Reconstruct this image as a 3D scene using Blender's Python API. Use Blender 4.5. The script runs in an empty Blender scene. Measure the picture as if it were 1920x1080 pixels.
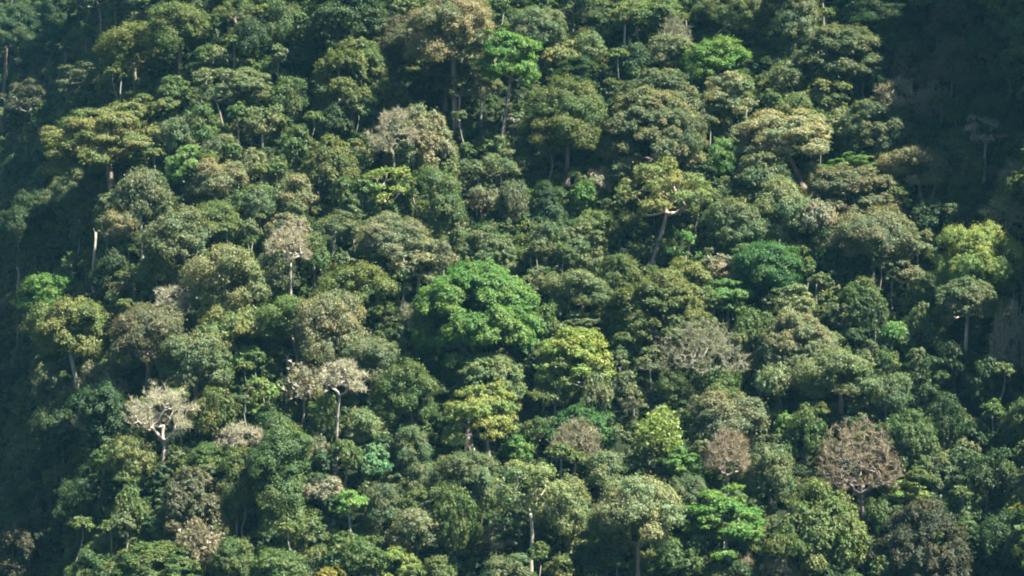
import bpy, math
import numpy as np
from mathutils import Vector

# ------------------------------------------------------------------ camera, sky, sun, exposure
scene = bpy.context.scene
CAM = (0.0, -520.0, 62.0)
FPX = 5318.0                      # focal length in photograph pixels (1920 wide): a long lens
cam_d = bpy.data.cameras.new('camera')
cam = bpy.data.objects.new('camera', cam_d)
scene.collection.objects.link(cam)
cam.location = CAM
cam.rotation_euler = (math.radians(90), 0, 0)
cam_d.sensor_width = 36.0
cam_d.lens = 36.0 * FPX / 1920.0
cam_d.clip_start = 1.0
cam_d.clip_end = 6000.0
scene.camera = cam

SUN_EL, SUN_AZ = 57.0, 115.0       # azimuth clockwise from +Y (into the hill); 90 = from the right
world = bpy.data.worlds.new('World')
scene.world = world
world.use_nodes = True
wn = world.node_tree
bgn = wn.nodes['Background']
sky = wn.nodes.new('ShaderNodeTexSky')
sky.sky_type = 'NISHITA'
sky.sun_disc = False
sky.air_density = 0.7
sky.dust_density = 0.4
sky.sun_elevation = math.radians(SUN_EL)
sky.sun_rotation = math.radians(SUN_AZ)
wn.links.new(sky.outputs[0], bgn.inputs[0])
bgn.inputs[1].default_value = 0.05

sl = bpy.data.lights.new('sun', 'SUN')
sl.energy = 5.0
sl.angle = math.radians(0.53)
sl.color = (1.0, 0.95, 0.84)
sun = bpy.data.objects.new('sun', sl)
scene.collection.objects.link(sun)
el, az = math.radians(SUN_EL), math.radians(SUN_AZ)
SUNV = Vector((math.cos(el) * math.sin(az), math.cos(el) * math.cos(az), math.sin(el)))
sun.rotation_euler = (-SUNV).to_track_quat('-Z', 'Y').to_euler()
sun.location = (300, 100, 400)

vs = scene.view_settings
vs.view_transform = 'Standard'
vs.look = 'None'
vs.gamma = 1.0
vs.exposure = 2.55
vs.use_curve_mapping = False
scene.render.engine = 'CYCLES'
cy = scene.cycles
cy.use_denoising = True
cy.filter_width = 1.9
cy.max_bounces = 6
cy.diffuse_bounces = 3
cy.transmission_bounces = 3
cy.transparent_max_bounces = 4
cy.volume_bounces = 0

# ------------------------------------------------------------------ helpers
RNG = np.random.default_rng(11)
COL = scene.collection


def nrm(a):
    return a / np.maximum(np.linalg.norm(a, axis=-1, keepdims=True), 1e-9)


def mesh_from(name, V, F, mat, tint=None, smooth=False):
    """V (n,3), F (m,3 or 4): one mesh datablock, built fast"""
    me = bpy.data.meshes.new(name)
    k = F.shape[1]
    me.vertices.add(len(V))
    me.vertices.foreach_set('co', np.ascontiguousarray(V, dtype=np.float32).ravel())
    me.loops.add(F.size)
    me.loops.foreach_set('vertex_index', np.ascontiguousarray(F, dtype=np.int32).ravel())
    me.polygons.add(len(F))
    me.polygons.foreach_set('loop_start', np.arange(0, F.size, k, dtype=np.int32))
    if smooth:
        me.polygons.foreach_set('use_smooth', np.ones(len(F), dtype=bool))
    if tint is not None:
        at = me.attributes.new('tint', 'FLOAT', 'POINT')
        at.data.foreach_set('value', np.ascontiguousarray(tint, dtype=np.float32))
    me.update()
    me.validate()
    me.materials.append(mat)
    return me


def new_obj(name, data, parent=None, color=None):
    o = bpy.data.objects.new(name, data)
    COL.objects.link(o)
    if parent is not None:
        o.parent = parent
    if color is not None:
        o.color = (*color, 1.0)
    return o


# ------------------------------------------------------------------ materials
def leaf_material(fixed=None):
    m = bpy.data.materials.new('leaf')
    m.use_nodes = True
    nt = m.node_tree
    N, L = nt.nodes, nt.links
    N.clear()
    out = N.new('ShaderNodeOutputMaterial')
    oi = N.new('ShaderNodeObjectInfo')
    geo = N.new('ShaderNodeNewGeometry')
    at = N.new('ShaderNodeAttribute')
    at.attribute_name = 'tint'
    # every leaf a little lighter or darker
    mr = N.new('ShaderNodeMapRange')
    mr.inputs[3].default_value = 0.7
    mr.inputs[4].default_value = 1.3
    L.new(geo.outputs['Random Per Island'], mr.inputs[0])
    # every spray of leaves a little younger (yellower) or older (bluer)
    ramp = N.new('ShaderNodeValToRGB')
    ramp.color_ramp.elements[0].color = (0.68, 0.93, 0.84, 1)
    ramp.color_ramp.elements[1].color = (1.14, 1.07, 0.92, 1)
    L.new(at.outputs['Fac'], ramp.inputs[0])
    mul = N.new('ShaderNodeMix')
    mul.data_type = 'RGBA'
    mul.blend_type = 'MULTIPLY'
    mul.inputs[0].default_value = 1.0
    if fixed is None:
        L.new(oi.outputs['Color'], mul.inputs[6])
    else:
        mul.inputs[6].default_value = (*fixed, 1)
    L.new(ramp.outputs[0], mul.inputs[7])
    sc = N.new('ShaderNodeVectorMath')
    sc.operation = 'SCALE'
    L.new(mul.outputs[2], sc.inputs[0])
    L.new(mr.outputs[0], sc.inputs[3])
    pb = N.new('ShaderNodeBsdfPrincipled')
    pb.inputs['Roughness'].default_value = 0.55
    pb.inputs['Specular IOR Level'].default_value = 0.25
    L.new(sc.outputs[0], pb.inputs['Base Color'])
    tr = N.new('ShaderNodeBsdfTranslucent')
    tc = N.new('ShaderNodeMix')
    tc.data_type = 'RGBA'
    tc.blend_type = 'MULTIPLY'
    tc.inputs[0].default_value = 1.0
    tc.inputs[7].default_value = (1.25, 1.2, 0.6, 1)
    L.new(sc.outputs[0], tc.inputs[6])
    L.new(tc.outputs[2], tr.inputs[0])
    mx = N.new('ShaderNodeMixShader')
    mx.inputs[0].default_value = 0.42
    L.new(pb.outputs[0], mx.inputs[1])
    L.new(tr.outputs[0], mx.inputs[2])
    L.new(mx.outputs[0], out.inputs[0])
    return m


def bark_material():
    m = bpy.data.materials.new('bark')
    m.use_nodes = True
    nt = m.node_tree
    N, L = nt.nodes, nt.links
    pb = N['Principled BSDF']
    pb.inputs['Roughness'].default_value = 0.9
    oi = N.new('ShaderNodeObjectInfo')
    tc = N.new('ShaderNodeTexCoord')
    mp = N.new('ShaderNodeMapping')
    mp.inputs['Scale'].default_value = (1.6, 1.6, 0.35)
    nz = N.new('ShaderNodeTexNoise')
    nz.inputs['Scale'].default_value = 1.7
    nz.inputs['Detail'].default_value = 5
    L.new(tc.outputs['Object'], mp.inputs[0])
    L.new(mp.outputs[0], nz.inputs['Vector'])
    rp = N.new('ShaderNodeValToRGB')
    rp.color_ramp.elements[0].position = 0.32
    rp.color_ramp.elements[0].color = (0.5, 0.48, 0.42, 1)
    rp.color_ramp.elements[1].position = 0.66
    rp.color_ramp.elements[1].color = (1.25, 1.22, 1.18, 1)
    L.new(nz.outputs[0], rp.inputs[0])
    mul = N.new('ShaderNodeMix')
    mul.data_type = 'RGBA'
    mul.blend_type = 'MULTIPLY'
    mul.inputs[0].default_value = 1.0
    L.new(oi.outputs['Color'], mul.inputs[6])
    L.new(rp.outputs[0], mul.inputs[7])
    L.new(mul.outputs[2], pb.inputs['Base Color'])
    return m


def stem_material():
    m = bpy.data.materials.new('stem')
    m.use_nodes = True
    pb = m.node_tree.nodes['Principled BSDF']
    pb.inputs['Base Color'].default_value = (0.17, 0.155, 0.125, 1)
    pb.inputs['Roughness'].default_value = 0.9
    return m


def soil_material():
    m = bpy.data.materials.new('forest_floor')
    m.use_nodes = True
    nt = m.node_tree
    N, L = nt.nodes, nt.links
    pb = N['Principled BSDF']
    pb.inputs['Roughness'].default_value = 0.95
    pb.inputs['Specular IOR Level'].default_value = 0.05
    tc = N.new('ShaderNodeTexCoord')
    nz = N.new('ShaderNodeTexNoise')
    nz.inputs['Scale'].default_value = 0.35
    nz.inputs['Detail'].default_value = 8
    L.new(tc.outputs['Object'], nz.inputs['Vector'])
    rp = N.new('ShaderNodeValToRGB')
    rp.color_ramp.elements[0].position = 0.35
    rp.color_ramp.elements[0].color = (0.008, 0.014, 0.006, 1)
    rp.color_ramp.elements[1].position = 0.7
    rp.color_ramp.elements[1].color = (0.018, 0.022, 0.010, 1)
    L.new(nz.outputs[0], rp.inputs[0])
    L.new(rp.outputs[0], pb.inputs['Base Color'])
    return m


stem_mat = stem_material()
LEAF, BARK, SOIL = leaf_material(), bark_material(), soil_material()


# ------------------------------------------------------------------ the hillside
GY = 0.84


def soft(x, w=10.0):
    return w * np.logaddexp(0.0, x / w)


def fold(x, z):
    """how far the contour line at height z lies behind (+) or before (-) the straight slope: a spur facing the camera, with
    an added ravine on one side, widening uphill and downhill, and a higher spur added on the other, both shaped to shade the flanks"""
    xl = -85.0 + 0.10 * soft(z - 84.0, 8) + 0.20 * soft(22.0 - z, 8)
    xr = 105.0 - 0.33 * soft(z - 90.0, 8) - 0.33 * soft(20.0 - z, 8)
    return 3.3 * (soft(xl - x, 7) - soft(xl - 80 - x, 12)) - 2.6 * (soft(x - xr, 6) - soft(x - xr - 42, 10))  # ravine and forward spur are added terrain, shaped to put the flanks in shade


def terrain(x, y):
    x = np.asarray(x, float)
    y = np.asarray(y, float)
    z = GY * y
    for _ in range(24):
        z = 0.5 * z + 0.5 * GY * (y - fold(x, np.clip(z, -20, 150)))
    z = z + 1.6 * np.sin(x * 0.11 + 0.7) * np.cos(y * 0.09 + x * 0.03) + 1.1 * np.sin(x * 0.05 - y * 0.13 + 2.0)
    z = 250.0 - soft(250.0 - z, 25)                         # the crest, far above the frame
    # the valley floor, and the slope opposite on which the camera stands
    floor = -60.0 + 0.26 * soft(-(y + 130.0), 30)
    return floor + soft(z - floor, 8.0)


gx = np.linspace(-620, 620, 249)
gyv = np.concatenate([np.linspace(-640, -100, 46)[:-1], np.linspace(-100, 260, 121)[:-1], np.linspace(260, 640, 20)])
X, Y = np.meshgrid(gx, gyv)
Z = terrain(X, Y)
nxg, nyg = len(gx), len(gyv)
I = np.arange(nxg * nyg).reshape(nyg, nxg)
F = np.stack([I[:-1, :-1].ravel(), I[:-1, 1:].ravel(), I[1:, 1:].ravel(), I[1:, :-1].ravel()], 1)
hill = new_obj('hillside', mesh_from('hillside', np.stack([X.ravel(), Y.ravel(), Z.ravel()], 1), F, SOIL, smooth=True))
hill['kind'] = 'structure'
hill['label'] = 'steep forested hillside ground under the trees'

_T = np.arange(380.0, 900.0, 0.5)


def ground_at(px, py):
    """where the sight line through a point of the photograph meets the slope"""
    x = CAM[0] + _T * (px - 960.0) / FPX
    y = CAM[1] + _T
    z = CAM[2] - _T * (py - 540.0) / FPX
    hit = np.nonzero(terrain(x, y) >= z)[0]
    i = hit[0] if len(hit) else len(_T) - 1
    return float(x[i]), float(y[i]), float(terrain(x[i], y[i])), float(_T[i])


# ------------------------------------------------------------------ tree geometry
def leaf_cards(C, Nn, size, rng, long=1.15, wide=0.95):
    """one small pointed leaf spray at each point of C, facing about Nn"""
    n = len(C)
    t = nrm(np.cross(Nn, rng.normal(size=(n, 3))))
    b = np.cross(Nn, t)
    s = size * rng.uniform(0.6, 1.4, (n, 1))
    V = np.empty((n, 3, 3))
    V[:, 0] = C - t * s * long * 0.45 - b * s * wide * 0.5
    V[:, 1] = C - t * s * long * 0.45 + b * s * wide * 0.5
    V[:, 2] = C + t * s * long * 0.55 - Nn * 0.25 * s
    return V.reshape(-1, 3), np.arange(3 * n).reshape(n, 3)


def tubes(segs, sides=5):
    """segs: list of (p0, p1, r0, r1)"""
    if not segs:
        return np.zeros((0, 3)), np.zeros((0, 4), int)
    P0 = np.array([s[0] for s in segs])
    P1 = np.array([s[1] for s in segs])
    R0 = np.array([s[2] for s in segs])[:, None]
    R1 = np.array([s[3] for s in segs])[:, None]
    d = nrm(P1 - P0)
    ref = np.where(np.abs(d[:, 2:3]) > 0.9, np.array([[1.0, 0, 0]]), np.array([[0, 0, 1.0]]))
    a = nrm(np.cross(d, ref))
    c = np.cross(d, a)
    n = len(segs)
    V = np.empty((n, 2, sides, 3))
    for k in range(sides):
        th = 2 * math.pi * k / sides
        o = a * math.cos(th) + c * math.sin(th)
        V[:, 0, k] = P0 + o * R0
        V[:, 1, k] = P1 + o * R1
    base = np.arange(n)[:, None] * (2 * sides)
    F = []
    for k in range(sides):
        k2 = (k + 1) % sides
        F.append(np.concatenate([base + k, base + k2, base + sides + k2, base + sides + k], 1))
    return V.reshape(-1, 3), np.concatenate(F, 0)


def grow(targets, fork, rng, step, wig=0.12):
    """branch outwards from the fork until every target is reached; returns nodes, parents"""
    nodes = [np.array(fork, float)]
    par = [-1]
    order = np.argsort(np.linalg.norm(targets - fork, axis=1))
    for t in targets[order]:
        A = np.array(nodes)
        d = np.linalg.norm(A - t, axis=1)
        dn = np.linalg.norm(A - fork, axis=1)
        dt = np.linalg.norm(t - fork)
        cost = d + 0.25 * dn + np.where(dn > dt, 1e3, 0)
        i = int(np.argmin(cost))
        p = A[i]
        n = max(1, int(round(np.linalg.norm(t - p) / step)))
        prev = i
        sag = nrm((t - fork)[None])[0] * 0.15
        for k in range(1, n + 1):
            u = k / n
            q = p + (t - p) * u + (rng.normal(size=3) * wig * step + np.array([0, 0, -0.25 * step]) * math.sin(math.pi * u) * 0.6) * (u < 1)
            nodes.append(q)
            par.append(prev)
            prev = len(nodes) - 1
    return np.array(nodes), np.array(par)


def branch_mesh(nodes, par, rtip, rmax, power=0.5):
    n = len(nodes)
    cnt = np.zeros(n)
    child = np.zeros(n, int)
    for i in range(n - 1, 0, -1):
        if child[i] == 0:
            cnt[i] = 1
        cnt[par[i]] += cnt[i]
        child[par[i]] += 1
    r = np.minimum(rtip * np.maximum(cnt, 1) ** power, rmax)
    segs = [(nodes[par[i]], nodes[i], r[par[i]] if par[i] else min(r[0], r[i] * 1.5), r[i]) for i in range(1, n)]
    return segs, r, child


def lobe_noise(d, rng):
    """uneven outline: a few low waves over direction"""
    s = np.zeros(len(d))
    for _ in range(5):
        k = nrm(rng.normal(size=3)[None])[0] * rng.uniform(1.5, 4.0)
        s += np.sin(d @ k + rng.uniform(0, 6.28))
    return s / 5


def fib(n, rng, zmin=-1.0):
    """n spread-out directions with z above zmin"""
    i = np.arange(n) + 0.5
    z = 1 - (1 - zmin) * i / n
    ph = i * 2.399963 + rng.uniform(0, 6.28)
    r = np.sqrt(np.maximum(0, 1 - z * z))
    d = np.stack([r * np.cos(ph), r * np.sin(ph), z], 1)
    return nrm(d + rng.normal(size=d.shape) * 0.16)


def lobes_for(form, R, H, rng):
    """centres, radii, flatness of the foliage masses of a crown (origin: middle of its underside)"""
    if form == 'dome':
        n = int(np.clip(20 + R * R * 1.0, 24, 150))
        d = fib(n, rng, -0.10)
        k = (1 + (0.05 if R > 10 else 0.10) * lobe_noise(d, rng)) * rng.uniform(0.95 if R > 10 else 0.90, 1.04, n)
        rl = R * (1.95 if R > 10 else 1.78) / math.sqrt(n) * rng.uniform(0.75, 1.25, n)
        c = np.stack([d[:, 0] * R * 0.88 * k, d[:, 1] * R * 0.88 * k, H * 0.12 + d[:, 2] * (H * 0.78) * k], 1)
        return c, rl, np.full(n, 0.75)
    if form == 'caul':
        n = int(np.clip(10 + R * R * 0.34, 13, 48))
        d = fib(n, rng, -0.55)
        k = (1 + 0.32 * lobe_noise(d, rng)) * rng.uniform(0.8, 1.12, n)
        rl = R * 1.6 / math.sqrt(n) * rng.uniform(0.55, 1.5, n)
        c = np.stack([d[:, 0] * R * 0.76 * k, d[:, 1] * R * 0.76 * k, H * 0.46 + d[:, 2] * (H * 0.40) * k], 1)
        return c, rl, np.full(n, 0.82)
    if form == 'round':
        n = int(np.clip(10 + R * R * 0.4, 12, 30))
        d = fib(n, rng, -0.7)
        k = 1 + 0.12 * lobe_noise(d, rng)
        rl = R * 1.5 / math.sqrt(n) * rng.uniform(0.8, 1.2, n)
        c = np.stack([d[:, 0] * R * 0.8 * k, d[:, 1] * R * 0.8 * k, H * 0.48 + d[:, 2] * (H * 0.40) * k], 1)
        return c, rl, np.full(n, 0.8)
    if form == 'tier':
        n = int(np.clip(20 + R * R * 0.6, 22, 84))
        d = fib(n, rng, -0.25)
        k = rng.uniform(0.62, 1.08, n) * (1 + 0.22 * lobe_noise(d, rng))
        c = np.stack([d[:, 0] * R * 0.84 * k, d[:, 1] * R * 0.84 * k, H * 0.30 + d[:, 2] * H * 0.60 * k], 1)
        rl = R * 1.45 / math.sqrt(n) * rng.uniform(0.6, 1.4, n)
        return c, rl, rng.uniform(0.30, 0.55, n)
    if form == 'open':
        n = int(np.clip(10 + R * R * 0.25, 11, 32))
        d = fib(n, rng, -0.5)
        k = rng.uniform(0.45, 1.05, n)
        c = np.stack([d[:, 0] * R * 0.85 * k, d[:, 1] * R * 0.85 * k, H * 0.45 + d[:, 2] * H * 0.46 * k], 1)
        rl = R * 1.0 / math.sqrt(n) * rng.uniform(0.6, 1.35, n)
        return c, rl, np.full(n, 0.6)
    if form == 'umb':
        n = int(np.clip(9 + R * R * 0.4, 10, 26))
        ph = np.arange(n) * 2.4 + rng.uniform(0, 6.28)
        u = np.sqrt((np.arange(n) + 0.4) / n)
        rad = R * 0.82 * u * rng.uniform(0.85, 1.1, n)
        z = H * (0.80 - 0.52 * u ** 2) + rng.normal(size=n) * H * 0.07
        c = np.stack([rad * np.cos(ph), rad * np.sin(ph), z], 1)
        rl = R * 1.35 / math.sqrt(n) * rng.uniform(0.75, 1.25, n)
        return c, rl, np.full(n, 0.5)
    if form == 'col':
        n = int(np.clip(14 + H * 1.1, 18, 44))
        u = (np.arange(n) + 0.5) / n
        ph = np.arange(n) * 2.4 + rng.uniform(0, 6.28)
        prof = np.interp(u, [0, 0.25, 0.6, 0.82, 1.0], [0.62, 0.58, 0.72, 0.85, 0.40])
        rad = R * prof * rng.uniform(0.55, 1.1, n)
        dx = R * 0.35 * np.sin(u * rng.uniform(2, 5) + rng.uniform(0, 6))
        dy = R * 0.35 * np.sin(u * rng.uniform(2, 5) + rng.uniform(0, 6))
        c = np.stack([rad * np.cos(ph) + dx, rad * np.sin(ph) + dy, H * (0.02 + 0.92 * u)], 1)
        rl = R * 0.44 * rng.uniform(0.5, 1.5, n)
        return c, rl, np.full(n, 1.05)
    raise ValueError(form)


FORK = {'dome': 0.05, 'caul': 0.22, 'round': 0.22, 'tier': 0.18, 'open': 0.26, 'umb': 0.08, 'col': 0.35, 'bare': 0.0, 'bleaf': 0.0, 'barei': 0.0}


def leafy_crown(form, R, H, rng, dense=1.0):
    """leaves and limbs of one crown: (V, F, tint), (Vb, Fb)"""
    C, rl, flat = lobes_for(form, R, H, rng)
    mid = np.array([0, 0, H * 0.35])
    P, PR, PO, PT, PF = [], [], [], [], []
    for c, r, fl in zip(C, rl, flat):
        out = nrm((c - mid)[None])[0]
        npf = int(np.clip(7 + r * 4.0, 8, 22))
        d = nrm(fib(npf, rng, -0.75) + out * 0.45 + np.array([0, 0, 0.25]))
        rr = r * rng.uniform(0.55, 1.18, npf)
        P.append(c + d * rr[:, None] * np.array([1, 1, fl]))
        PR.append(np.clip(r * rng.uniform(0.30, 0.55, npf), 0.35, 1.6))
        PO.append(nrm(d * np.array([1, 1, 1.0 / max(fl, 0.5)]) + out * 0.4))
        PT.append(np.clip(rng.uniform(0.0, 1.0) + rng.normal(size=npf) * 0.18, 0, 1))
        PF.append(np.full(npf, 0.45 + 0.5 * fl))
    P, PR, PO, PT, PF = map(np.concatenate, (P, PR, PO, PT, PF))
    k = np.clip((PR * PR * 104 * dense).astype(int), 18, 180)
    if form == 'open':
        k = (k * 0.72).astype(int) + 2
    idx = np.repeat(np.arange(len(P)), k)
    n = len(idx)
    d = nrm(rng.normal(size=(n, 3)) + PO[idx] * 0.75 + np.array([0, 0, 0.3]))
    pos = P[idx] + d * (PR[idx] * rng.uniform(0.35, 1.0, n) * np.where(rng.uniform(size=n) < (0.07 if form == 'dome' else 0.16), 1.7, 1.1))[:, None] * np.stack([np.ones(n), np.ones(n), PF[idx]], 1)
    nn = nrm(d * 0.9 + PO[idx] * 0.5 + rng.normal(size=(n, 3)) * 0.5 + np.array([0, 0, 0.25]))
    if form == 'dome':
        nn = nrm(nn + np.array([0, 0, 0.45]))
    if form == 'col':
        nn = nrm(nn + PO[idx] * 0.5)
    V, F = leaf_cards(pos, nn, 0.282 if form != 'col' else 0.31, rng)
    tint = np.repeat(np.clip(PT[idx] + rng.normal(size=n) * 0.05, 0, 1), 3)
    # limbs reach every foliage mass, then its larger sprays
    fork = np.array([0, 0, FORK[form] * H])
    tg = [C * np.array([0.94, 0.94, 0.97])]
    if form in ('open', 'umb', 'tier'):
        j = rng.choice(len(P), min(len(P), 3 * len(C)), replace=False)
        tg.append(P[j])
    nodes, par = grow(np.concatenate(tg), fork, rng, max(0.8, R * 0.16))
    segs, r, ch = branch_mesh(nodes, par, 0.045 + 0.003 * R, 0.05 * R)
    Vb, Fb = tubes(segs, 5)
    return (V, F, tint), (Vb, Fb)


def bare_crown(R, H, rng, dense=1.0, dome=True, leaves=0.0):
    """a leafless crown: forking limbs out to fine twigs"""
    N = int(np.clip((110 + R * R * 9) * dense, 130, 620))
    d = nrm(rng.normal(size=(N, 3)))
    if dome:                                             # a full round head of radiating limbs
        d[:, 2] = np.abs(d[:, 2]) - 0.12
        k = (1 + 0.22 * lobe_noise(d, rng)) * rng.uniform(0.15, 1.0, N) ** 0.45
        T = np.stack([d[:, 0] * R * 0.95 * k, d[:, 1] * R * 0.95 * k, H * 0.16 + d[:, 2] * H * 0.80 * k], 1)
    else:                                                # broken, uneven masses
        Cl, rl, fl = lobes_for('open' if rng.uniform() < 0.6 else 'tier', R, H, rng)
        j = rng.integers(0, len(Cl), N)
        T = Cl[j] + d * (rl[j] * 1.1 * rng.uniform(0.2, 1.0, N) ** 0.5)[:, None] * np.array([1, 1, 0.8])
    T[:, :2] *= np.minimum(1, R / np.maximum(np.linalg.norm(T[:, :2], axis=1), 1e-6))[:, None]
    T[:, 2] = np.clip(T[:, 2], H * 0.05, H)
    nodes, par = grow(T, np.zeros(3), rng, max(0.55, R * 0.13), 0.20)
    segs, r, ch = branch_mesh(nodes, par, 0.036, 0.046 * R, 0.50)
    Vb, Fb = tubes(segs, 4)
    # fine twigs round every end and along the outer branches
    tip = np.nonzero((ch == 0) | (r < 0.085))[0]
    tip = tip[tip > 0]
    kk = 11
    idx = np.repeat(tip, kk)
    n = len(idx)
    along = nrm(nodes[idx] - nodes[par[idx]])
    dirn = nrm(along * 0.7 + rng.normal(size=(n, 3)) * 0.7 + np.array([0, 0, 0.25]))
    Lg = rng.uniform(0.3, 1.2, n)[:, None]
    s = nrm(np.cross(dirn, rng.normal(size=(n, 3)))) * 0.042
    p0 = nodes[idx] - (nodes[idx] - nodes[par[idx]]) * rng.uniform(0, 0.9, (n, 1))
    V = np.empty((n, 3, 3))
    V[:, 0] = p0 - s
    V[:, 1] = p0 + s
    V[:, 2] = p0 + dirn * Lg + rng.normal(size=(n, 3)) * 0.12
    Vt, Ft = V.reshape(-1, 3), np.arange(3 * n).reshape(n, 3)
    tint = np.repeat(rng.uniform(0.3, 0.8, n), 3)
    if leaves > 0:
        m = int(len(tip) * leaves)
        j = rng.choice(tip, m)
        pos = nodes[j] + rng.normal(size=(m, 3)) * 0.5
        V2, F2 = leaf_cards(pos, nrm(rng.normal(size=(m, 3)) + np.array([0, 0, 0.8])), 0.5, rng)
        Ft = np.concatenate([Ft, F2 + len(Vt)])
        Vt = np.concatenate([Vt, V2])
        tint = np.concatenate([tint, np.repeat(rng.uniform(0.2, 0.9, m), 3)])
    return (Vt, Ft, tint), (Vb, Fb)


CLASSES = np.array([5.5, 8.5, 12.5, 18.0])
NVAR = {5.5: 3, 8.5: 4, 12.5: 4, 18.0: 2}
ASPECT = {'dome': 0.62, 'caul': 0.85, 'round': 0.95, 'tier': 0.72, 'open': 0.95, 'umb': 0.42, 'col': 2.0, 'bare': 0.8, 'bleaf': 0.8, 'barei': 0.85}
CACHE = {}
VCOUNT = {}


def crown_data(form, W, H, own):
    """shared crown meshes by form and size (own=True: one of its own); returns meshes and their width, height"""
    if own:
        key, w, h = (form, 'own', len(CACHE)), W, H
    else:
        w = float(CLASSES[np.argmin(np.abs(np.log(CLASSES / W)))])
        v = VCOUNT.get((form, w), 0)
        VCOUNT[(form, w)] = v + 1
        key, h = (form, w, v % NVAR[w]), w * ASPECT[form]
    if key not in CACHE:
        rng = np.random.default_rng([ord(form[0]) * 7 + ord(form[1]), int(w * 10), len(CACHE) if own else key[2]])
        if form == 'bare':
            A, B = bare_crown(w / 2, h, rng, 1.25 if own else 1.0)
        elif form == 'barei':
            A, B = bare_crown(w / 2, h, rng, 1.25 if own else 1.0, False)
        elif form == 'bleaf':
            A, B = bare_crown(w / 2, h, rng, 1.0, True, 4.5)
        else:
            A, B = leafy_crown(form, w / 2, h, rng, 1.06 if own else 1.0)
        cm = mesh_from('crown', A[0], A[1], LEAF, A[2])
        bm_ = mesh_from('limbs', B[0], B[1], BARK, smooth=True)
        lo, hi = np.percentile(A[0], 0.8, axis=0), np.percentile(A[0], 99.2, axis=0)
        CACHE[key] = (cm, bm_, (hi[0] - lo[0] + hi[1] - lo[1]) / 2, max(hi[2], 0.1), w)
    return CACHE[key]


def trunk_mesh(p1, r0, r1, rng, bend=0.25, rings=8, sides=8, flare=1.7, jag=0.0):
    """a tapering, slightly crooked trunk from the ground (origin) to p1, flared at the foot"""
    p1 = np.array(p1, float)
    Lh = np.linalg.norm(p1)
    off = rng.normal(size=(2, 2)) * bend * Lh * 0.035
    V = []
    for i in range(rings + 1):
        u = i / rings
        c = p1 * u
        c[0] += off[0, 0] * math.sin(math.pi * u) + off[1, 0] * math.sin(2 * math.pi * u)
        c[1] += off[0, 1] * math.sin(math.pi * u) + off[1, 1] * math.sin(2 * math.pi * u)
        r = r0 + (r1 - r0) * u
        fl = 1 + (flare - 1) * math.exp(-u * Lh / 1.6)
        for k in range(sides):
            th = 2 * math.pi * k / sides
            rr = r * (1 + (fl - 1) * (0.6 + 0.4 * math.cos(3 * th + 1)))
            z = c[2] - (0.6 if i == 0 else 0) + (rng.uniform(-jag, jag) if i == rings else 0)
            V.append((c[0] + rr * math.cos(th), c[1] + rr * math.sin(th), z))
    V.append((p1[0], p1[1], p1[2] + 0.02))
    F3 = []
    for i in range(rings):
        for k in range(sides):
            a, b = i * sides + k, i * sides + (k + 1) % sides
            F3 += [(a, b, b + sides), (a, b + sides, a + sides)]
    t = rings * sides
    for k in range(sides):
        F3.append((t + k, t + (k + 1) % sides, len(V) - 1))
    return np.array(V), np.array(F3)


# ------------------------------------------------------------------ colours (foliage and bark, as they are in even light)
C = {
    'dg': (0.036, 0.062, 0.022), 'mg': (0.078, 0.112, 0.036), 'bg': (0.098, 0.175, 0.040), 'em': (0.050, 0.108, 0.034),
    'gg': (0.104, 0.124, 0.060), 'pg': (0.140, 0.172, 0.080), 'ol': (0.096, 0.116, 0.036), 'yo': (0.132, 0.146, 0.052),
    'yg': (0.168, 0.205, 0.058), 'lg': (0.112, 0.192, 0.054), 'tn': (0.152, 0.150, 0.080), 'cr': (0.205, 0.205, 0.118),
    'br': (0.102, 0.100, 0.057), 'db': (0.060, 0.060, 0.034), 'mi': (0.108, 0.200, 0.098), 'gt': (0.136, 0.140, 0.084),
    'pk': (0.320, 0.282, 0.248), 'rb': (0.240, 0.186, 0.152), 'gb': (0.200, 0.188, 0.150), 'tb': (0.205, 0.182, 0.136),
    'gd': (0.150, 0.140, 0.028), 'tl': (0.184, 0.186, 0.098),
}
BK = {'p': (0.24, 0.215, 0.178), 'm': (0.13, 0.116, 0.092), 'd': (0.08, 0.068, 0.052)}

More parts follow.
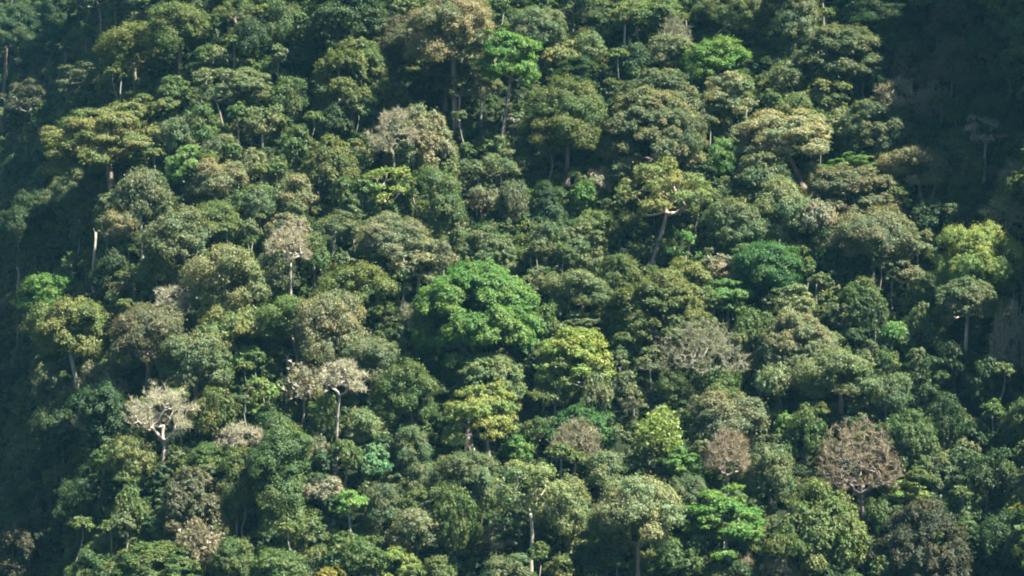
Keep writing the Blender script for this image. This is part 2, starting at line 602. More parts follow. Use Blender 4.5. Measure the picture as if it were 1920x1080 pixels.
# form, colour, crown centre x, crown top, crown width, crown foot, trunk foot (0: hidden), bark, [trunk foot x], [*]: own mesh
TREES = '''
open dg 187 -70 95 40 118 m
umb dg 95 66 90 112 150 d
open gg 170 116 120 195 215 m
caul ol 252 46 112 138 205 m
caul ol 338 8 104 98 150 d
open ol 440 -6 84 66 110 m
round mg 388 84 42 120 145 d
tier mg 328 143 58 192 215 d
tier yo 203 198 222 325 372 m *
umb ol 270 191 52 216 240 m
umb yo 317 184 50 212 235 m
round gg 334 220 62 292 320 d
open gg 405 128 76 212 258 m 423
tier gg 462 128 96 186 212 m
round gt 420 252 62 308 330 d
tier lg 357 274 92 358 385 m
caul tn 404 300 94 384 410 p
open db 60 148 108 242 275 m
caul dg 36 292 56 362 385 d
umb gg 265 318 104 412 512 p
caul gg 152 316 122 402 425 m
caul mg 528 4 64 92 125 d
tier dg 650 -24 180 112 165 d
caul tn 850 -4 168 132 250 m *
caul db 836 112 112 198 208 m
caul db 735 34 98 142 180 d
dome ol 664 76 134 196 240 m
open dg 760 -60 70 5 40 m
caul mg 546 142 76 238 262 d
umb dg 568 70 60 130 152 m
round mg 700 173 66 238 262 d
umb pg 741 158 46 184 205 p
open gg 616 148 54 196 258 m
tier bg 957 60 110 172 290 m 937 *
open gg 902 128 64 202 252 p
open gg 862 150 44 192 262 p
barei pk 738 204 92 290 380 m ~ *
dome tn 786 202 118 322 332 m
open pg 492 196 78 276 300 p
round mg 556 236 56 302 325 d
dome ol 620 256 104 352 385 m
round gg 518 292 54 352 372 d
open yg 738 314 84 402 428 p 764
caul dg 622 198 78 262 285 d
open gg 938 282 92 348 380 m
open yo 866 318 50 362 385 m
col mg 826 315 80 462 468 d *
open gb 972 210 40 248 270 p
caul gg 1005 14 88 94 140 d
open yo 1172 4 60 52 130 p
caul mg 1214 -4 120 74 96 d
bare gb 1266 30 62 88 150 p
caul gg 1252 66 80 134 165 d
round pg 1104 62 56 120 145 d
caul bg 1350 73 118 158 185 m
caul ol 1366 -24 126 68 100 m 1307
dome gg 1238 131 152 222 260 m
dome tn 1222 170 172 308 345 m *
caul gg 1286 215 64 304 385 d ~
tier tn 1364 138 106 226 262 m 1347 *
caul ol 1064 150 152 308 345 m *
col dg 1094 108 84 196 210 d
caul dg 1180 86 74 152 180 d
round lg 1356 260 62 332 350 d
tier cr 1474 208 172 302 350 m 1506 *
caul tb 1124 313 56 372 395 m
round gg 1174 305 60 350 372 d
open yo 1250 302 172 442 500 p 1222 *
col bg 1087 340 50 424 430 d
col dg 1032 342 66 452 458 d
dome gg 1432 290 114 382 410 d
caul ol 1488 180 84 246 265 d
open dg 1543 -70 80 -5 62 m
dome gg 1580 48 152 132 172 d
umb ol 1590 118 58 152 192 p 1601
round dg 1570 12 44 58 80 d
dome br 1788 66 90 152 222 m 1777
dome br 1710 78 72 152 190 m
barei tb 1684 146 80 216 330 m ~
bare tb 1748 150 66 228 255 m
dome gg 1644 185 134 272 322 p 1637
caul tn 1724 275 108 364 395 m
tier bg 1604 286 114 334 355 d
dome gt 1596 313 172 394 425 d
open tb 1848 218 74 290 346 p
umb dg 1894 108 64 162 200 d
bare tb 1904 302 60 362 395 m
caul dg 1660 -6 134 66 110 d
dome db 1806 -10 110 62 110 d
col dg 1460 -30 44 66 75 d
caul dg 66 362 118 474 515 d
umb br 34 553 86 612 692 m
caul bg 110 518 116 594 625 d
caul yo 130 562 132 682 778 p 155
caul br 278 575 140 684 745 m *
barei pk 320 536 70 606 650 p
open br 252 512 78 564 590 m
caul gg 345 392 130 502 578 m 356
caul tn 430 463 136 592 668 m 400
caul ol 408 380 92 462 490 d
caul gg 368 628 132 742 780 m
umb yo 438 568 124 652 698 m 423
umb lg 466 648 54 692 722 p 473
barei pk 545 418 76 492 605 p ~
dome gt 540 400 84 462 490 m
caul gg 518 472 84 562 575 d
open gg 630 394 72 452 516 p 616
caul ol 676 496 128 602 642 m
caul gt 738 403 142 502 545 m
open gt 786 452 120 545 578 p 778 *
caul gt 832 452 42 512 605 m ~
dome gg 912 426 114 504 545 m
dome bg 892 496 234 650 676 m 885 *
caul mg 546 558 112 652 692 m 563
caul tn 620 550 134 684 725 m
bare gb 766 568 36 626 645 p
bleaf gb 570 683 64 748 792 p
barei pk 637 674 84 744 893 p 629 *
caul gg 698 638 98 724 755 m
dome pg 916 664 120 738 770 m
caul mg 772 680 104 802 830 d
round gg 1028 418 68 508 530 d
round gg 1088 444 68 512 535 d
caul mg 984 440 56 504 530 d
open gg 1004 500 78 562 600 m
caul gg 1092 508 108 588 625 m
caul ol 1164 478 76 546 590 m
dome ol 1226 505 172 640 662 m *
dome yo 1284 488 124 575 600 m
open tb 1352 478 70 542 575 p
tier lg 1365 525 82 588 615 m *
caul em 1442 456 118 548 580 d
caul gg 1380 376 112 474 505 d
caul pg 1462 338 104 462 490 m
dome yg 1077 616 130 724 748 m *
tier gg 1094 586 78 620 640 m
bare gb 1318 603 144 708 765 p ~ *
open gg 1219 648 48 712 772 p
open lg 1286 432 54 502 525 m
caul mg 1414 578 72 674 700 d
umb tb 1533 376 60 434 532 m 1549
caul tn 1636 392 154 502 548 m *
open gt 1720 433 64 494 530 m
open gt 1702 488 62 548 580 m
caul yg 1834 424 146 562 625 m
dome gg 1814 522 112 594 718 p 1808
dome mg 1617 522 88 594 640 m
open pg 1487 533 86 604 640 p
dome tn 1496 588 144 694 725 m
umb lg 1674 604 48 646 682 p 1668
open gg 1578 568 48 624 655 p
round mg 1728 523 48 578 605 d
caul mg 1730 570 62 654 680 d
bare tb 1892 568 72 704 745 m
barei cr 1886 366 88 428 480 p 1912
caul dg 1806 384 76 442 470 d
dome dg 1748 373 76 442 470 d
open ol 1504 460 42 522 545 m
umb pg 1460 678 82 744 784 m 1466
caul gg 1574 653 130 754 800 m 1581
open mg 1661 658 62 732 755 m
barei pk 308 720 138 846 910 p 298 *
barei gb 164 762 52 808 872 p
caul yo 244 818 84 902 955 m
caul dg 102 768 82 882 905 d
caul mg 243 912 66 1012 1042 m
dome br 366 878 118 984 1020 m
bleaf tb 372 978 84 1062 1090 m
umb yo 194 1003 74 1056 1085 m
dome db 70 966 146 1082 1120 m
caul ol 400 728 82 832 860 d
barei pk 454 793 78 852 915 p
caul mg 394 832 80 886 915 d
col ol 432 840 74 992 1000 m
dome mg 296 1018 150 1092 1130 d
open yg 498 708 56 782 815 p
umb lg 468 748 44 782 808 d
col mg 534 782 106 1002 1010 d *
umb gt 600 818 52 872 908 p
umb mg 650 826 60 876 932 m 646
tier mi 700 833 56 898 925 d
round br 757 853 34 886 905 d
caul tb 608 893 70 946 970 d
umb lg 655 920 72 972 1032 p 659 *
caul gg 714 908 78 992 1020 d
caul mg 776 918 66 972 1000 d
caul mg 862 914 82 1052 1075 d
dome yg 742 1028 88 1088 1120 m
dome gd 622 1062 66 1102 1125 d
tier yg 912 722 134 838 892 m 920 *
tier lg 968 816 50 866 890 d
caul gg 876 848 102 924 955 d
col gg 902 876 44 1002 1010 m
bare tb 1078 786 86 870 925 p 1072 *
dome em 1090 763 124 838 846 d
round mg 1010 783 52 832 855 d
bleaf yg 1233 768 88 852 918 p 1234 ~ *
bare rb 1364 806 96 892 962 p 1368 ~ *
caul gt 1354 738 134 850 862 d
tier lg 1280 838 84 904 930 m *
round gg 1208 834 58 908 930 d
open pg 994 866 130 1000 1088 p 996 *
caul pg 1066 898 104 1014 1050 m
caul tl 1196 896 150 1056 1150 m ~ *
tier bg 1360 913 140 1034 1070 p *
caul gg 1292 893 78 964 990 d
caul gg 1130 848 82 928 955 d
open gg 1188 732 46 778 812 m
caul gg 1444 833 92 944 975 d
bare rb 1398 1042 40 1084 1110 m
caul ol 1128 962 48 1030 1135 d ~
round mg 1198 1048 56 1102 1120 d
bare rb 1612 791 142 926 990 m 1621 *
dome mg 1702 773 110 886 898 d
col lg 1473 776 42 864 872 d
umb ol 1532 753 42 780 856 p
dome ol 1542 908 148 1056 1090 d
tier yg 1702 902 76 948 975 m
dome db 1730 942 162 1092 1130 d
umb ol 1474 985 78 1050 1135 m
bare gb 1458 1038 72 1090 1120 p
bare gb 1604 1016 62 1062 1085 p
round mg 1646 938 46 1002 1020 d
caul dg 1770 738 66 834 860 d
open dg 1850 840 92 950 985 d
caul dg 1895 960 100 1070 1100 d
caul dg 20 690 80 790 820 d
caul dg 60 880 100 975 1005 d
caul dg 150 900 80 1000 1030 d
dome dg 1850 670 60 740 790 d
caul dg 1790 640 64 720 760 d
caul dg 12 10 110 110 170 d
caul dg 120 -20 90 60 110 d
caul gg 470 350 70 420 450 d
caul mg 590 440 60 520 550 d
caul gg 960 340 60 420 445 d
col mg 660 330 50 420 430 d
caul gg 300 470 70 545 580 d
caul dg 210 470 70 560 590 d
open dg 100 440 70 500 545 m
round gg 1010 640 50 700 720 d
caul mg 1510 760 60 850 880 d
caul gg 1660 700 70 780 805 d
caul mg 1022 570 50 640 680 d
caul mg 670 1010 80 1090 1115 d
caul mg 520 1030 100 1100 1125 d
caul gg 960 1040 90 1110 1140 d
caul mg 1280 1010 80 1090 1120 d
caul mg 440 1010 80 1090 1115 d
caul dg 1560 430 60 520 550 d
caul dg 1640 560 60 640 665 d
caul gg 1120 700 60 790 815 d
caul mg 1340 690 80 760 785 d
caul gg 770 800 70 880 905 d
caul mg 610 740 60 830 860 d
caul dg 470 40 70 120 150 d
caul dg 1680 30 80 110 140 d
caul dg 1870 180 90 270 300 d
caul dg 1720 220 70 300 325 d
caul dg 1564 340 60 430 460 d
'''

SNAGS = [  # foot x, foot y, top x, top y, width at foot (px), stub of a limb
    (179, 572, 180, 438, 7, 1), (36, 558, 33, 503, 7, 0), (541, 728, 540, 666, 9, 0), (880, 850, 879, 797, 17, 0), (1636, 1076, 1641, 1046, 6, 1)]

# trees that stand out: crown centre x, crown top | label | short name by which the labels of their neighbours point to them
LANDMARKS = '''
203 198|broad feathery yellow-olive tree with layered crown at the dark left flank|feathery yellow-olive tree
850 -4|huge golden-tan lumpy crown high on the slope on a long trunk|huge golden-tan crown
957 60|tall bright green tree with stacked tiers on a long bare trunk|tall tiered bright green tree
738 204|pinkish-white leafless crown half hiding a tan dome|pinkish-white leafless crown
1222 170|massive tan-brown dome crown below a grey-green one|massive tan-brown dome
1350 73|rounded vivid green lumpy crown high on the slope|vivid green lumpy crown
1364 138|cream-tan layered crown on a dark slender trunk|cream-tan layered crown
1474 208|pale cream-flowered broad crown over deep shade|cream-flowered crown
1644 185|grey-green parasol crown on two slender trunks|parasol crown on twin trunks
1250 302|old gaunt yellow-olive tree with thick pale limbs and bole|gaunt pale-limbed tree
826 315|green curtain of creepers hanging from a tall trunk mid slope|creeper curtain
265 318|grey-green flat crown on a very long slim pale trunk|long slim pale-trunked tree
892 496|biggest bright green dome-shaped crown in the middle of the slope|big bright green dome
1226 505|broad olive dome crown in two layers mid slope|broad olive dome
1077 616|yellow-green dome crown, the brightest yellow one mid slope|bright yellow-green dome
1318 603|wide grey leafless dome of fine branches|wide grey leafless dome
1636 392|broad golden-tan crown with pale limbs showing|broad golden-tan crown
1834 424|large yellow-green lumpy crown near the dark flank|large yellow-green lumpy crown
1496 588|tan-brown dome crown below a pale branched one|tan-brown dome
1365 525|small glowing light green layered crown beside the olive dome|glowing light green crown
130 562|yellow-olive lumpy tree with tall pale trunk|yellow-olive pale-trunked tree
278 575|brown lumpy crown with rounded clumps|brown clumpy crown
430 463|tan-olive lumpy tree with several loose masses|tan-olive loose tree
620 550|golden-tan lumpy crown over the leafless pair|golden-tan crown
637 674|leafless pinkish crown on a tall straight pale trunk|leafless tall pale trunk
308 720|large whitish leafless spreading crown low at one flank|large whitish leafless crown
534 782|massive dark creeper-smothered tree like a green wall|creeper-smothered green wall
655 920|small light green flat umbrella crown on a thin trunk|small light green umbrella
912 722|pale yellow-green tiered tree just below the big dome|pale yellow-green tiered tree
1078 786|leafless tan fan-shaped tree in front of emerald foliage|leafless tan fan tree
1233 768|pale yellow half-leafless tree with its branches showing|pale yellow half-leafless tree
1364 806|small round pinkish-brown leafless crown|pinkish-brown leafless crown
1196 896|large tan crown of tight rounded clumps at the slope foot|large tan clumpy crown
1360 913|vivid green flat-layered tree low on the slope|vivid green flat-layered tree
994 866|pale grey-green emergent with a straight pale trunk to the slope foot|pale grey-green emergent
1612 791|big reddish-brown leafless crown on a dark trunk|big reddish leafless crown
1702 773|green dome crown tucked behind the reddish leafless one|green dome by the reddish crown
70 966|dark brown dome filling the lower corner|dark brown corner dome
916 664|pale sage flat dome under the big green one|pale sage dome
1280 838|glowing lime layered bush-like crown under the half-leafless tree|glowing lime crown
'''

COLOUR_WORDS = {'dg': 'dark green', 'mg': 'mid-green', 'bg': 'bright green', 'em': 'emerald', 'gg': 'grey-green', 'pg': 'pale green',
                'ol': 'olive', 'yo': 'yellow-olive', 'yg': 'yellow-green', 'lg': 'light green', 'tn': 'tan', 'cr': 'cream', 'br': 'brown',
                'db': 'dusky brown', 'mi': 'minty', 'gt': 'greyish tan', 'pk': 'whitish', 'rb': 'reddish-brown', 'gb': 'greyish',
                'tb': 'pale brown', 'gd': 'golden', 'tl': 'light tan'}
FORM_WORDS = {'dome': 'dome-crowned tree', 'caul': 'lumpy-crowned tree', 'round': 'round-crowned tree', 'tier': 'tree of layered sprays',
              'open': 'sparse open tree', 'umb': 'flat-topped tree', 'col': 'creeper-draped tree', 'bare': 'leafless tree',
              'bleaf': 'half-leafless tree', 'barei': 'leafless tree'}
NAMES = {'dome': 'domed_tree', 'caul': 'broadleaf_tree', 'round': 'round_tree', 'tier': 'tiered_tree', 'open': 'open_crowned_tree',
         'umb': 'umbrella_tree', 'col': 'creeper_draped_tree', 'bare': 'leafless_tree', 'bleaf': 'half_leafless_tree', 'barei': 'leafless_tree'}
GROUPS = {'dome': 'domed trees on the hillside', 'caul': 'lumpy-crowned trees on the hillside', 'round': 'small round-crowned trees',
          'tier': 'trees with layered sprays', 'open': 'sparse open trees', 'umb': 'flat-topped slim trees',
          'col': 'creeper-draped trees', 'bare': 'leafless trees', 'bleaf': 'half-leafless trees', 'barei': 'leafless trees'}

rows = []
for ln in TREES.strip().splitlines():
    f = ln.split()
    own = f[-1] == '*'
    if own:
        f = f[:-1]
    hid = f[-1] == '~'                                   # its trunk is hidden by the foliage before it
    if hid:
        f = f[:-1]
    form, colr = f[0], f[1]
    cx, top, w, foot, base = map(float, f[2:7])
    rows.append(dict(form=form, col=colr, cx=cx, top=top, w=w, foot=foot, base=base, bark=f[7], bx=float(f[8]) if len(f) > 8 else None, own=own, hid=hid))

# the crowns between them, in the gaps that are left
frng = np.random.default_rng(31)
gxx, gyy = np.meshgrid(np.arange(-10, 1940, 13.0), np.arange(5, 1080, 13.0))
gap = np.full(gxx.shape, 9e9)
for r in rows:
    gap = np.minimum(gap, np.hypot((gxx - r['cx']) / (r['w'] / 2), (gyy - (r['top'] + r['foot']) / 2) / ((r['foot'] - r['top']) / 2)))
for r in rows:
    if r['base'] - r['foot'] > 36 and r['form'] != 'col' and not r['hid']:
        gap = np.minimum(gap, np.hypot((gxx - (r['bx'] or r['cx'])) / 24, (gyy - (r['foot'] + r['base']) / 2) / ((r['base'] - r['foot']) / 2 + 10)))
for q in SNAGS:
    gap = np.minimum(gap, np.hypot((gxx - q[0]) / 26, (gyy - (q[1] + q[3]) / 2) / ((q[1] - q[3]) / 2 + 10)))
for k in range(50):
    i = np.unravel_index(np.argmax(gap), gap.shape)
    cx, cyy = gxx[i] + frng.uniform(-6, 6), gyy[i] + frng.uniform(-6, 6)
    w = frng.uniform(56, 92)
    form = frng.choice(['caul', 'round', 'open', 'dome', 'col', 'umb'], p=[0.36, 0.14, 0.16, 0.16, 0.09, 0.09])
    h = w * {'caul': 1.0, 'round': 1.0, 'open': 1.0, 'dome': 0.8, 'col': 1.9, 'umb': 0.6}[form]
    edge = min(cx, 1920 - cx) < 190  # crowns near the side edges get darker greens: shade put into their colour
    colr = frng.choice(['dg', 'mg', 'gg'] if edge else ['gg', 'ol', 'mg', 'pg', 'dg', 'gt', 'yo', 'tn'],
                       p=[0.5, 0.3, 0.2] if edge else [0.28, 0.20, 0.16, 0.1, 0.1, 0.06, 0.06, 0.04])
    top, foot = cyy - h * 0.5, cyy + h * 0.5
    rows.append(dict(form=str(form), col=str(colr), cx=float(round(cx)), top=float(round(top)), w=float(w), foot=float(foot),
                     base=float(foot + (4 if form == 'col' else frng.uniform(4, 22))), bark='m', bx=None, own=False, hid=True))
    gap = np.minimum(gap, np.hypot((gxx - cx) / (w / 2), (gyy - cyy) / (h / 2)))

LM = {}
for ln in LANDMARKS.strip().splitlines():
    pos, lab, short = ln.split('|')
    a, b = map(float, pos.split())
    LM[(a, b)] = (lab, short)


def where(dx, dy):
    if abs(dy) > abs(dx) * 0.8:
        return 'uphill of' if dy < 0 else 'downhill of'
    return 'left of' if dx < 0 else 'right of'


def make_labels():
    lms = [(a, b, v[1]) for (a, b), v in LM.items()]
    for r in rows:
        r['mid'] = (r['top'] + r['foot']) / 2
    lmid = [(r['cx'], r['mid'], LM[(r['cx'], r['top'])][1]) for r in rows if (r['cx'], r['top']) in LM]
    used = {}
    for r in rows:
        k = (r['cx'], r['top'])
        if k in LM:
            r['label'] = LM[k][0]
            used[r['label']] = 1
    for r in rows:
        if 'label' in r:
            continue
        size = 'small ' if r['w'] < 60 else ('broad ' if r['w'] > 112 else '')
        look = size + COLOUR_WORDS[r['col']] + ' ' + FORM_WORDS[r['form']]
        near = sorted(lmid, key=lambda q: (q[0] - r['cx']) ** 2 + (q[1] - r['mid']) ** 2)[:5]
        rel = [where(r['cx'] - q[0], r['mid'] - q[1]) + ' the ' + q[2] for q in near]
        far = math.hypot(near[0][0] - r['cx'], near[0][1] - r['mid']) > 190
        cands = [look + (' some way ' if far else ' just ') + rel[0]]
        for q in rel[1:]:
            cands.append(look + ' ' + rel[0] + ' and ' + q)
        for q in rel[1:]:
            cands.append(look + ' ' + q)
        ok = [c for c in cands if c not in used and len(c.split()) <= 16]
        r['label'] = ok[0] if ok else cands[0]
        used[r['label']] = 1


make_labels()

# ------------------------------------------------------------------ the trees
for ti, r in enumerate(rows):
    rng = np.random.default_rng([77, ti])
    bx = r['bx'] if r['bx'] is not None else r['cx'] + rng.uniform(-0.05, 0.05) * r['w']
    x, y, z, dist = ground_at(bx, r['base'])
    mpp = dist / FPX                                     # metres per photograph pixel at this tree
    ytop, yfoot = (540 - r['top']) * mpp + CAM[2], (540 - r['foot']) * mpp + CAM[2]
    W, Hc = r['w'] * mpp, ytop - yfoot
    z0 = max(yfoot - z, 0.3)
    Hc = max(ytop - z - z0, 1.0)
    cxw = CAM[0] + (r['cx'] - 960) * mpp - x
    t = bpy.data.objects.new(NAMES[r['form']], None)
    COL.objects.link(t)
    t.empty_display_size = 1.0
    t.location = (x, y, z)
    t['label'] = r['label']
    t['category'] = 'tree'
    t['group'] = GROUPS[r['form']]
    cm, lm_, w0, h0, wn_ = crown_data(r['form'], W, Hc, r['own'])
    jit = rng.uniform(0.90, 1.10) * rng.uniform(0.96, 1.04, 3)
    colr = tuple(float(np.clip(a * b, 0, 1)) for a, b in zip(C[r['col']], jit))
    bark = tuple(a * rng.uniform(0.85, 1.15) for a in BK[r['bark']])
    if r['form'] in ('bare', 'bleaf', 'barei') and r['bark'] == 'p':
        bark = tuple(a * 0.78 for a in (BK['p'] if r['form'] == 'bleaf' else C[r['col']]))
    rot = rng.uniform(0, 2 * math.pi)
    sc3 = (W / w0, W / w0, Hc / h0)
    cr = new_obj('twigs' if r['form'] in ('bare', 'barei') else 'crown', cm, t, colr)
    lb = new_obj('limbs', lm_, t, bark)
    tilt = rng.normal(size=2) * 0.05
    W *= 1.06
    sc3 = (W / w0 * rng.uniform(0.94, 1.06), W / w0 * rng.uniform(0.94, 1.06), Hc / h0)
    for o in (cr, lb):
        o.location = (cxw, 0, z0)
        o.rotation_euler = (tilt[0], tilt[1], rot)
        o.scale = sc3
    rt = 0.022 * W + 0.14
    if r['form'] in ('umb', 'open', 'bare', 'bleaf', 'barei'):
        rt = 0.018 * W + 0.12
    up = (FORK[r['form']] + 0.03) * Hc
    tv, tf = trunk_mesh((cxw, 0, z0 + up), rt * 1.15, rt * 0.75, rng)
    new_obj('trunk', mesh_from('trunk', tv, tf, BARK, smooth=True), t, bark)
    if z0 > 4.0 and r['form'] in ('caul', 'dome', 'open', 'tier', 'umb') and rng.uniform() < (0.25 if r['bark'] == 'p' else 0.6):
        vm, _, vw, vh, _ = crown_data('col', 5.5, 11.0, False)      # climbers up the trunk
        hv = z0 * rng.uniform(0.45, 1.0)
        wv = rng.uniform(1.3, 2.6)
        v = new_obj('creeper', vm, t, tuple(a * rng.uniform(0.9, 1.1) for a in C[['mg', 'dg', 'ol'][int(rng.integers(0, 3))]]))
        v.scale = (wv / vw, wv / vw, hv / vh)
        v.rotation_euler = (0, math.atan2(cxw, z0 + up), rng.uniform(0, 6.28))

# ------------------------------------------------------------------ dead standing trunks
SN_LAB = ['bare crooked pale dead trunk with one stub limb in the dark flank',
          'short pale curved dead trunk at the dark flank above a brown flat-topped tree',
          'short straight brown dead trunk beside the leafless pair mid slope',
          'thick broken-off pale stump below the pale yellow-green tiered tree',
          'thin twisted pale dead trunk at the bottom of the slope']
for i, (fx, fy, tx, ty, wpx, limb) in enumerate(SNAGS):
    rng = np.random.default_rng([5, i])
    x, y, z, dist = ground_at(fx, fy)
    mpp = dist / FPX
    p1 = ((tx - fx) * mpp, 0.0, (540 - ty) * mpp + CAM[2] - z)
    t = bpy.data.objects.new('dead_trunk', None)
    COL.objects.link(t)
    t.location = (x, y, z)
    t['label'] = SN_LAB[i]
    t['category'] = 'dead tree'
    t['group'] = 'dead standing trunks'
    r0 = wpx * mpp * 0.5
    tv, tf = trunk_mesh(p1, r0, r0 * 0.62, rng, bend=[1.1, 0.9, 0.5, 0.2, 1.1][i], rings=12, jag=0.5)
    bark = BK['p'] if i != 2 else (0.26, 0.20, 0.15)
    new_obj('trunk', mesh_from('trunk', tv, tf, BARK, smooth=True), t, bark)
    T = np.array(p1)
    tg = T + np.array([[2.0, 0.3, 0.1], [4.0, -0.4, -0.2], [-0.6, 0.2, 1.2], [0.5, 0.5, 0.8]]) * (1.0 if limb else 0.35)
    nodes, par = grow(tg, T + np.array([0, 0, -0.4]), rng, 0.8, 0.2)
    sg, _, _ = branch_mesh(nodes, par, 0.06, r0 * 0.6)
    bv, bf = tubes(sg, 5)
    new_obj('limbs', mesh_from('limbs', bv, bf, BARK, smooth=True), t, bark)

# ------------------------------------------------------------------ undergrowth between the trees (uncountable: one object)
bush_col = bpy.data.collections.new('undergrowth_bushes')      # not linked to the scene
BUSH = [('caul', 2.3, 3.8, 'dg'), ('round', 2.2, 4.2, 'mg'), ('tier', 2.4, 3.6, 'ol'), ('col', 1.5, 7.0, 'dg'), ('caul', 2.2, 5.0, 'gg'),
        ('open', 2.2, 6.5, 'gg'), ('round', 2.4, 3.6, 'yo'), ('caul', 2.4, 4.4, 'ol'), ('tier', 2.2, 4.8, 'mg'), ('dome', 2.8, 3.0, 'ol'),
        ('col', 1.8, 6.0, 'mg'), ('caul', 2.6, 6.0, 'dg')]
for k, (form, R, H, cn) in enumerate(BUSH):
    rng = np.random.default_rng([900, k])
    A, B = leafy_crown(form, R, H, rng, 0.8)
    me = mesh_from('bush', A[0], A[1], leaf_material(C[cn]), A[2])
    o = bpy.data.objects.new('bush', me)
    bush_col.objects.link(o)

for k in range(4):                                             # slim saplings with bare stems
    rng = np.random.default_rng([950, k])
    A, B = leafy_crown(['open', 'umb', 'caul', 'open'][k], [1.5, 1.7, 1.4, 1.9][k], [3.2, 1.6, 3.0, 4.0][k], rng, 0.8)
    up = [7.0, 8.5, 6.0, 5.5][k]
    tv, tf = trunk_mesh((0.3, 0.2, up + 0.9), 0.16, 0.09, rng, bend=0.8, rings=5, sides=5)
    V = np.concatenate([A[0] + np.array([0.3, 0.2, up]), tv])
    F = np.concatenate([A[1], tf + len(A[0])])
    me = mesh_from('sapling', V, F, leaf_material(C[['gg', 'ol', 'mg', 'gg'][k]]), np.concatenate([A[2], np.full(len(tv), 0.5)]))
    me.materials.append(stem_mat)
    me.polygons.foreach_set('material_index', np.concatenate([np.zeros(len(A[1]), np.int32), np.ones(len(tf), np.int32)]))
    bush_col.objects.link(bpy.data.objects.new('sapling', me))

rng = np.random.default_rng(4242)
pts, scl, rots = [], [], []
n = 26000
px_ = rng.uniform(-180, 190, n)
zv_ = rng.uniform(-40, 160, n)
pts = np.stack([px_, zv_ / GY + fold(px_, np.clip(zv_, -20, 150))], 1)
zz = terrain(pts[:, 0], pts[:, 1])
P = np.stack([pts[:, 0], pts[:, 1], zz - 0.3], 1)
u = rng.uniform(0, 1, n)
S = 0.26 + 0.74 * u ** 1.9 + 0.30 * (u > 0.94)
# outside the frame the wood goes on with full-grown crowns
dd = P[:, 1] - CAM[1]
sx = 960 + (P[:, 0] - CAM[0]) / dd * FPX
sy = 540 - (P[:, 2] - CAM[2]) / dd * FPX
outside = (sx < -70) | (sx > 1990) | (sy < -90) | (sy > 1330)
S = np.where(outside, S * rng.uniform(1.6, 3.2, n), S)
keep = (~outside) | (rng.uniform(0, 1, n) < 0.45)
# before the tall bare trunks the bushes stay low
low = np.zeros(len(S), bool)
for r in rows:
    if r['base'] - r['foot'] > 36 and r['form'] != 'col' and not r['hid']:
        low |= (np.abs(sx - (r['bx'] or r['cx'])) < 17) & (sy > r['foot'] + 4) & (sy < r['base'] + 34)
for q in SNAGS:
    low |= (np.abs(sx - q[0]) < 17) & (sy > q[3]) & (sy < q[1] + 34)
S = np.where(low, np.minimum(S, 0.42), S)
P, S, outside = P[keep], S[keep], outside[keep]
me = bpy.data.meshes.new('undergrowth')
me.vertices.add(len(P))
me.vertices.foreach_set('co', P.astype(np.float32).ravel())
idx = rng.integers(0, 12, len(P))
sap = rng.uniform(0, 1, len(P)) < 0.085
idx = np.where(sap, 12 + rng.integers(0, 4, len(P)), idx)
S = np.where(sap & ~outside & (S > 0.421), rng.uniform(0.7, 1.35, len(P)), S)
ia = me.attributes.new('idx', 'INT', 'POINT')
ia.data.foreach_set('value', idx.astype(np.int32))
for nm, dat in (('scl', S), ('ang', rng.uniform(0, 6.28, len(P)))):
    a = me.attributes.new(nm, 'FLOAT', 'POINT')
    a.data.foreach_set('value', dat.astype(np.float32))
under = new_obj('undergrowth', me)
under['kind'] = 'stuff'
under['label'] = 'dense dark green undergrowth of bushes and saplings filling the gaps'
ng = bpy.data.node_groups.new('undergrowth', 'GeometryNodeTree')
ng.interface.new_socket('Geometry', in_out='INPUT', socket_type='NodeSocketGeometry')
ng.interface.new_socket('Geometry', in_out='OUTPUT', socket_type='NodeSocketGeometry')
gi, go = ng.nodes.new('NodeGroupInput'), ng.nodes.new('NodeGroupOutput')
ci = ng.nodes.new('GeometryNodeCollectionInfo')
ci.inputs['Collection'].default_value = bush_col
ci.inputs['Separate Children'].default_value = True
ci.inputs['Reset Children'].default_value = True
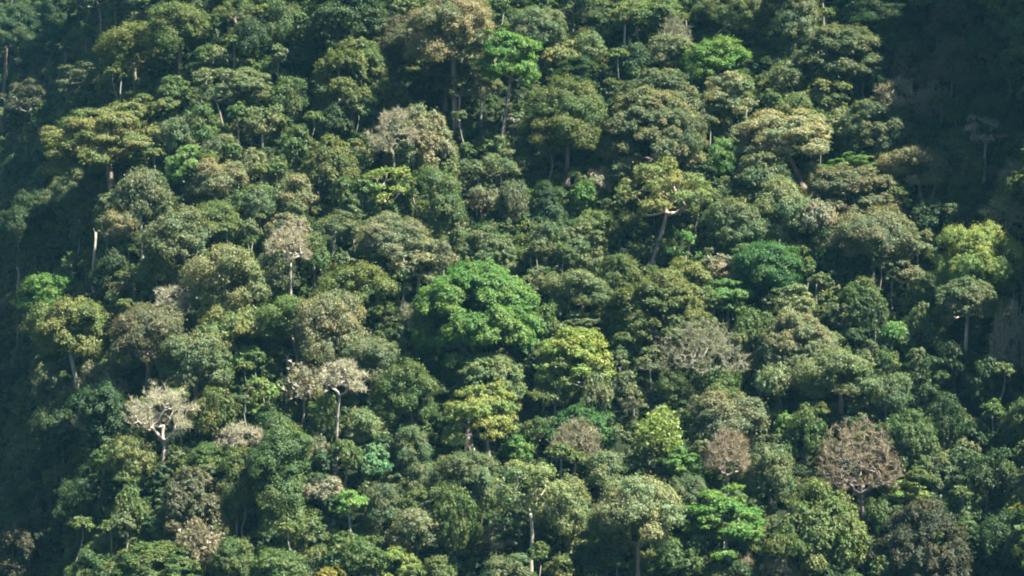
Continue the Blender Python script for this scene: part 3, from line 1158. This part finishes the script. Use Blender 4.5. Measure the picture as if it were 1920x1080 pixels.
iop = ng.nodes.new('GeometryNodeInstanceOnPoints')
iop.inputs['Pick Instance'].default_value = True
mp = ng.nodes.new('GeometryNodeMeshToPoints')
na = ng.nodes.new('GeometryNodeInputNamedAttribute')
na.data_type = 'FLOAT'
na.inputs['Name'].default_value = 'scl'
nb = ng.nodes.new('GeometryNodeInputNamedAttribute')
nb.data_type = 'FLOAT'
nb.inputs['Name'].default_value = 'ang'
cxyz = ng.nodes.new('ShaderNodeCombineXYZ')
ni = ng.nodes.new('GeometryNodeInputNamedAttribute')
ni.data_type = 'INT'
ni.inputs['Name'].default_value = 'idx'
L = ng.links
L.new(gi.outputs[0], mp.inputs[0])
L.new(mp.outputs[0], iop.inputs['Points'])
L.new(ci.outputs[0], iop.inputs['Instance'])
L.new(ni.outputs[0], iop.inputs['Instance Index'])
L.new(nb.outputs[0], cxyz.inputs[2])
L.new(cxyz.outputs[0], iop.inputs['Rotation'])
L.new(na.outputs[0], iop.inputs['Scale'])
L.new(iop.outputs[0], go.inputs[0])
md = under.modifiers.new('undergrowth', 'NODES')
md.node_group = ng

# ------------------------------------------------------------------ the air between
HAZE = 0.000022
hz = bpy.data.materials.new('haze')
hz.use_nodes = True
hn = hz.node_tree
hn.nodes.clear()
ho = hn.nodes.new('ShaderNodeOutputMaterial')
pv = hn.nodes.new('ShaderNodeVolumePrincipled')
pv.inputs['Color'].default_value = (0.20, 0.66, 0.95, 1)
pv.inputs['Density'].default_value = HAZE
pv.inputs['Anisotropy'].default_value = 0.0
hn.links.new(pv.outputs[0], ho.inputs['Volume'])
x0, x1, y0, y1, zb, zt = -640, 640, -660, 660, -75, 300
V = np.array([(a, b, c) for c in (zb, zt) for b in (y0, y1) for a in (x0, x1)], float)
F = np.array([(0, 2, 3, 1), (4, 5, 7, 6), (0, 1, 5, 4), (2, 6, 7, 3), (0, 4, 6, 2), (1, 3, 7, 5)])
haze = new_obj('haze', mesh_from('haze', V, F, hz))
haze['kind'] = 'stuff'
haze['label'] = 'thin blue haze in the air before the hillside'
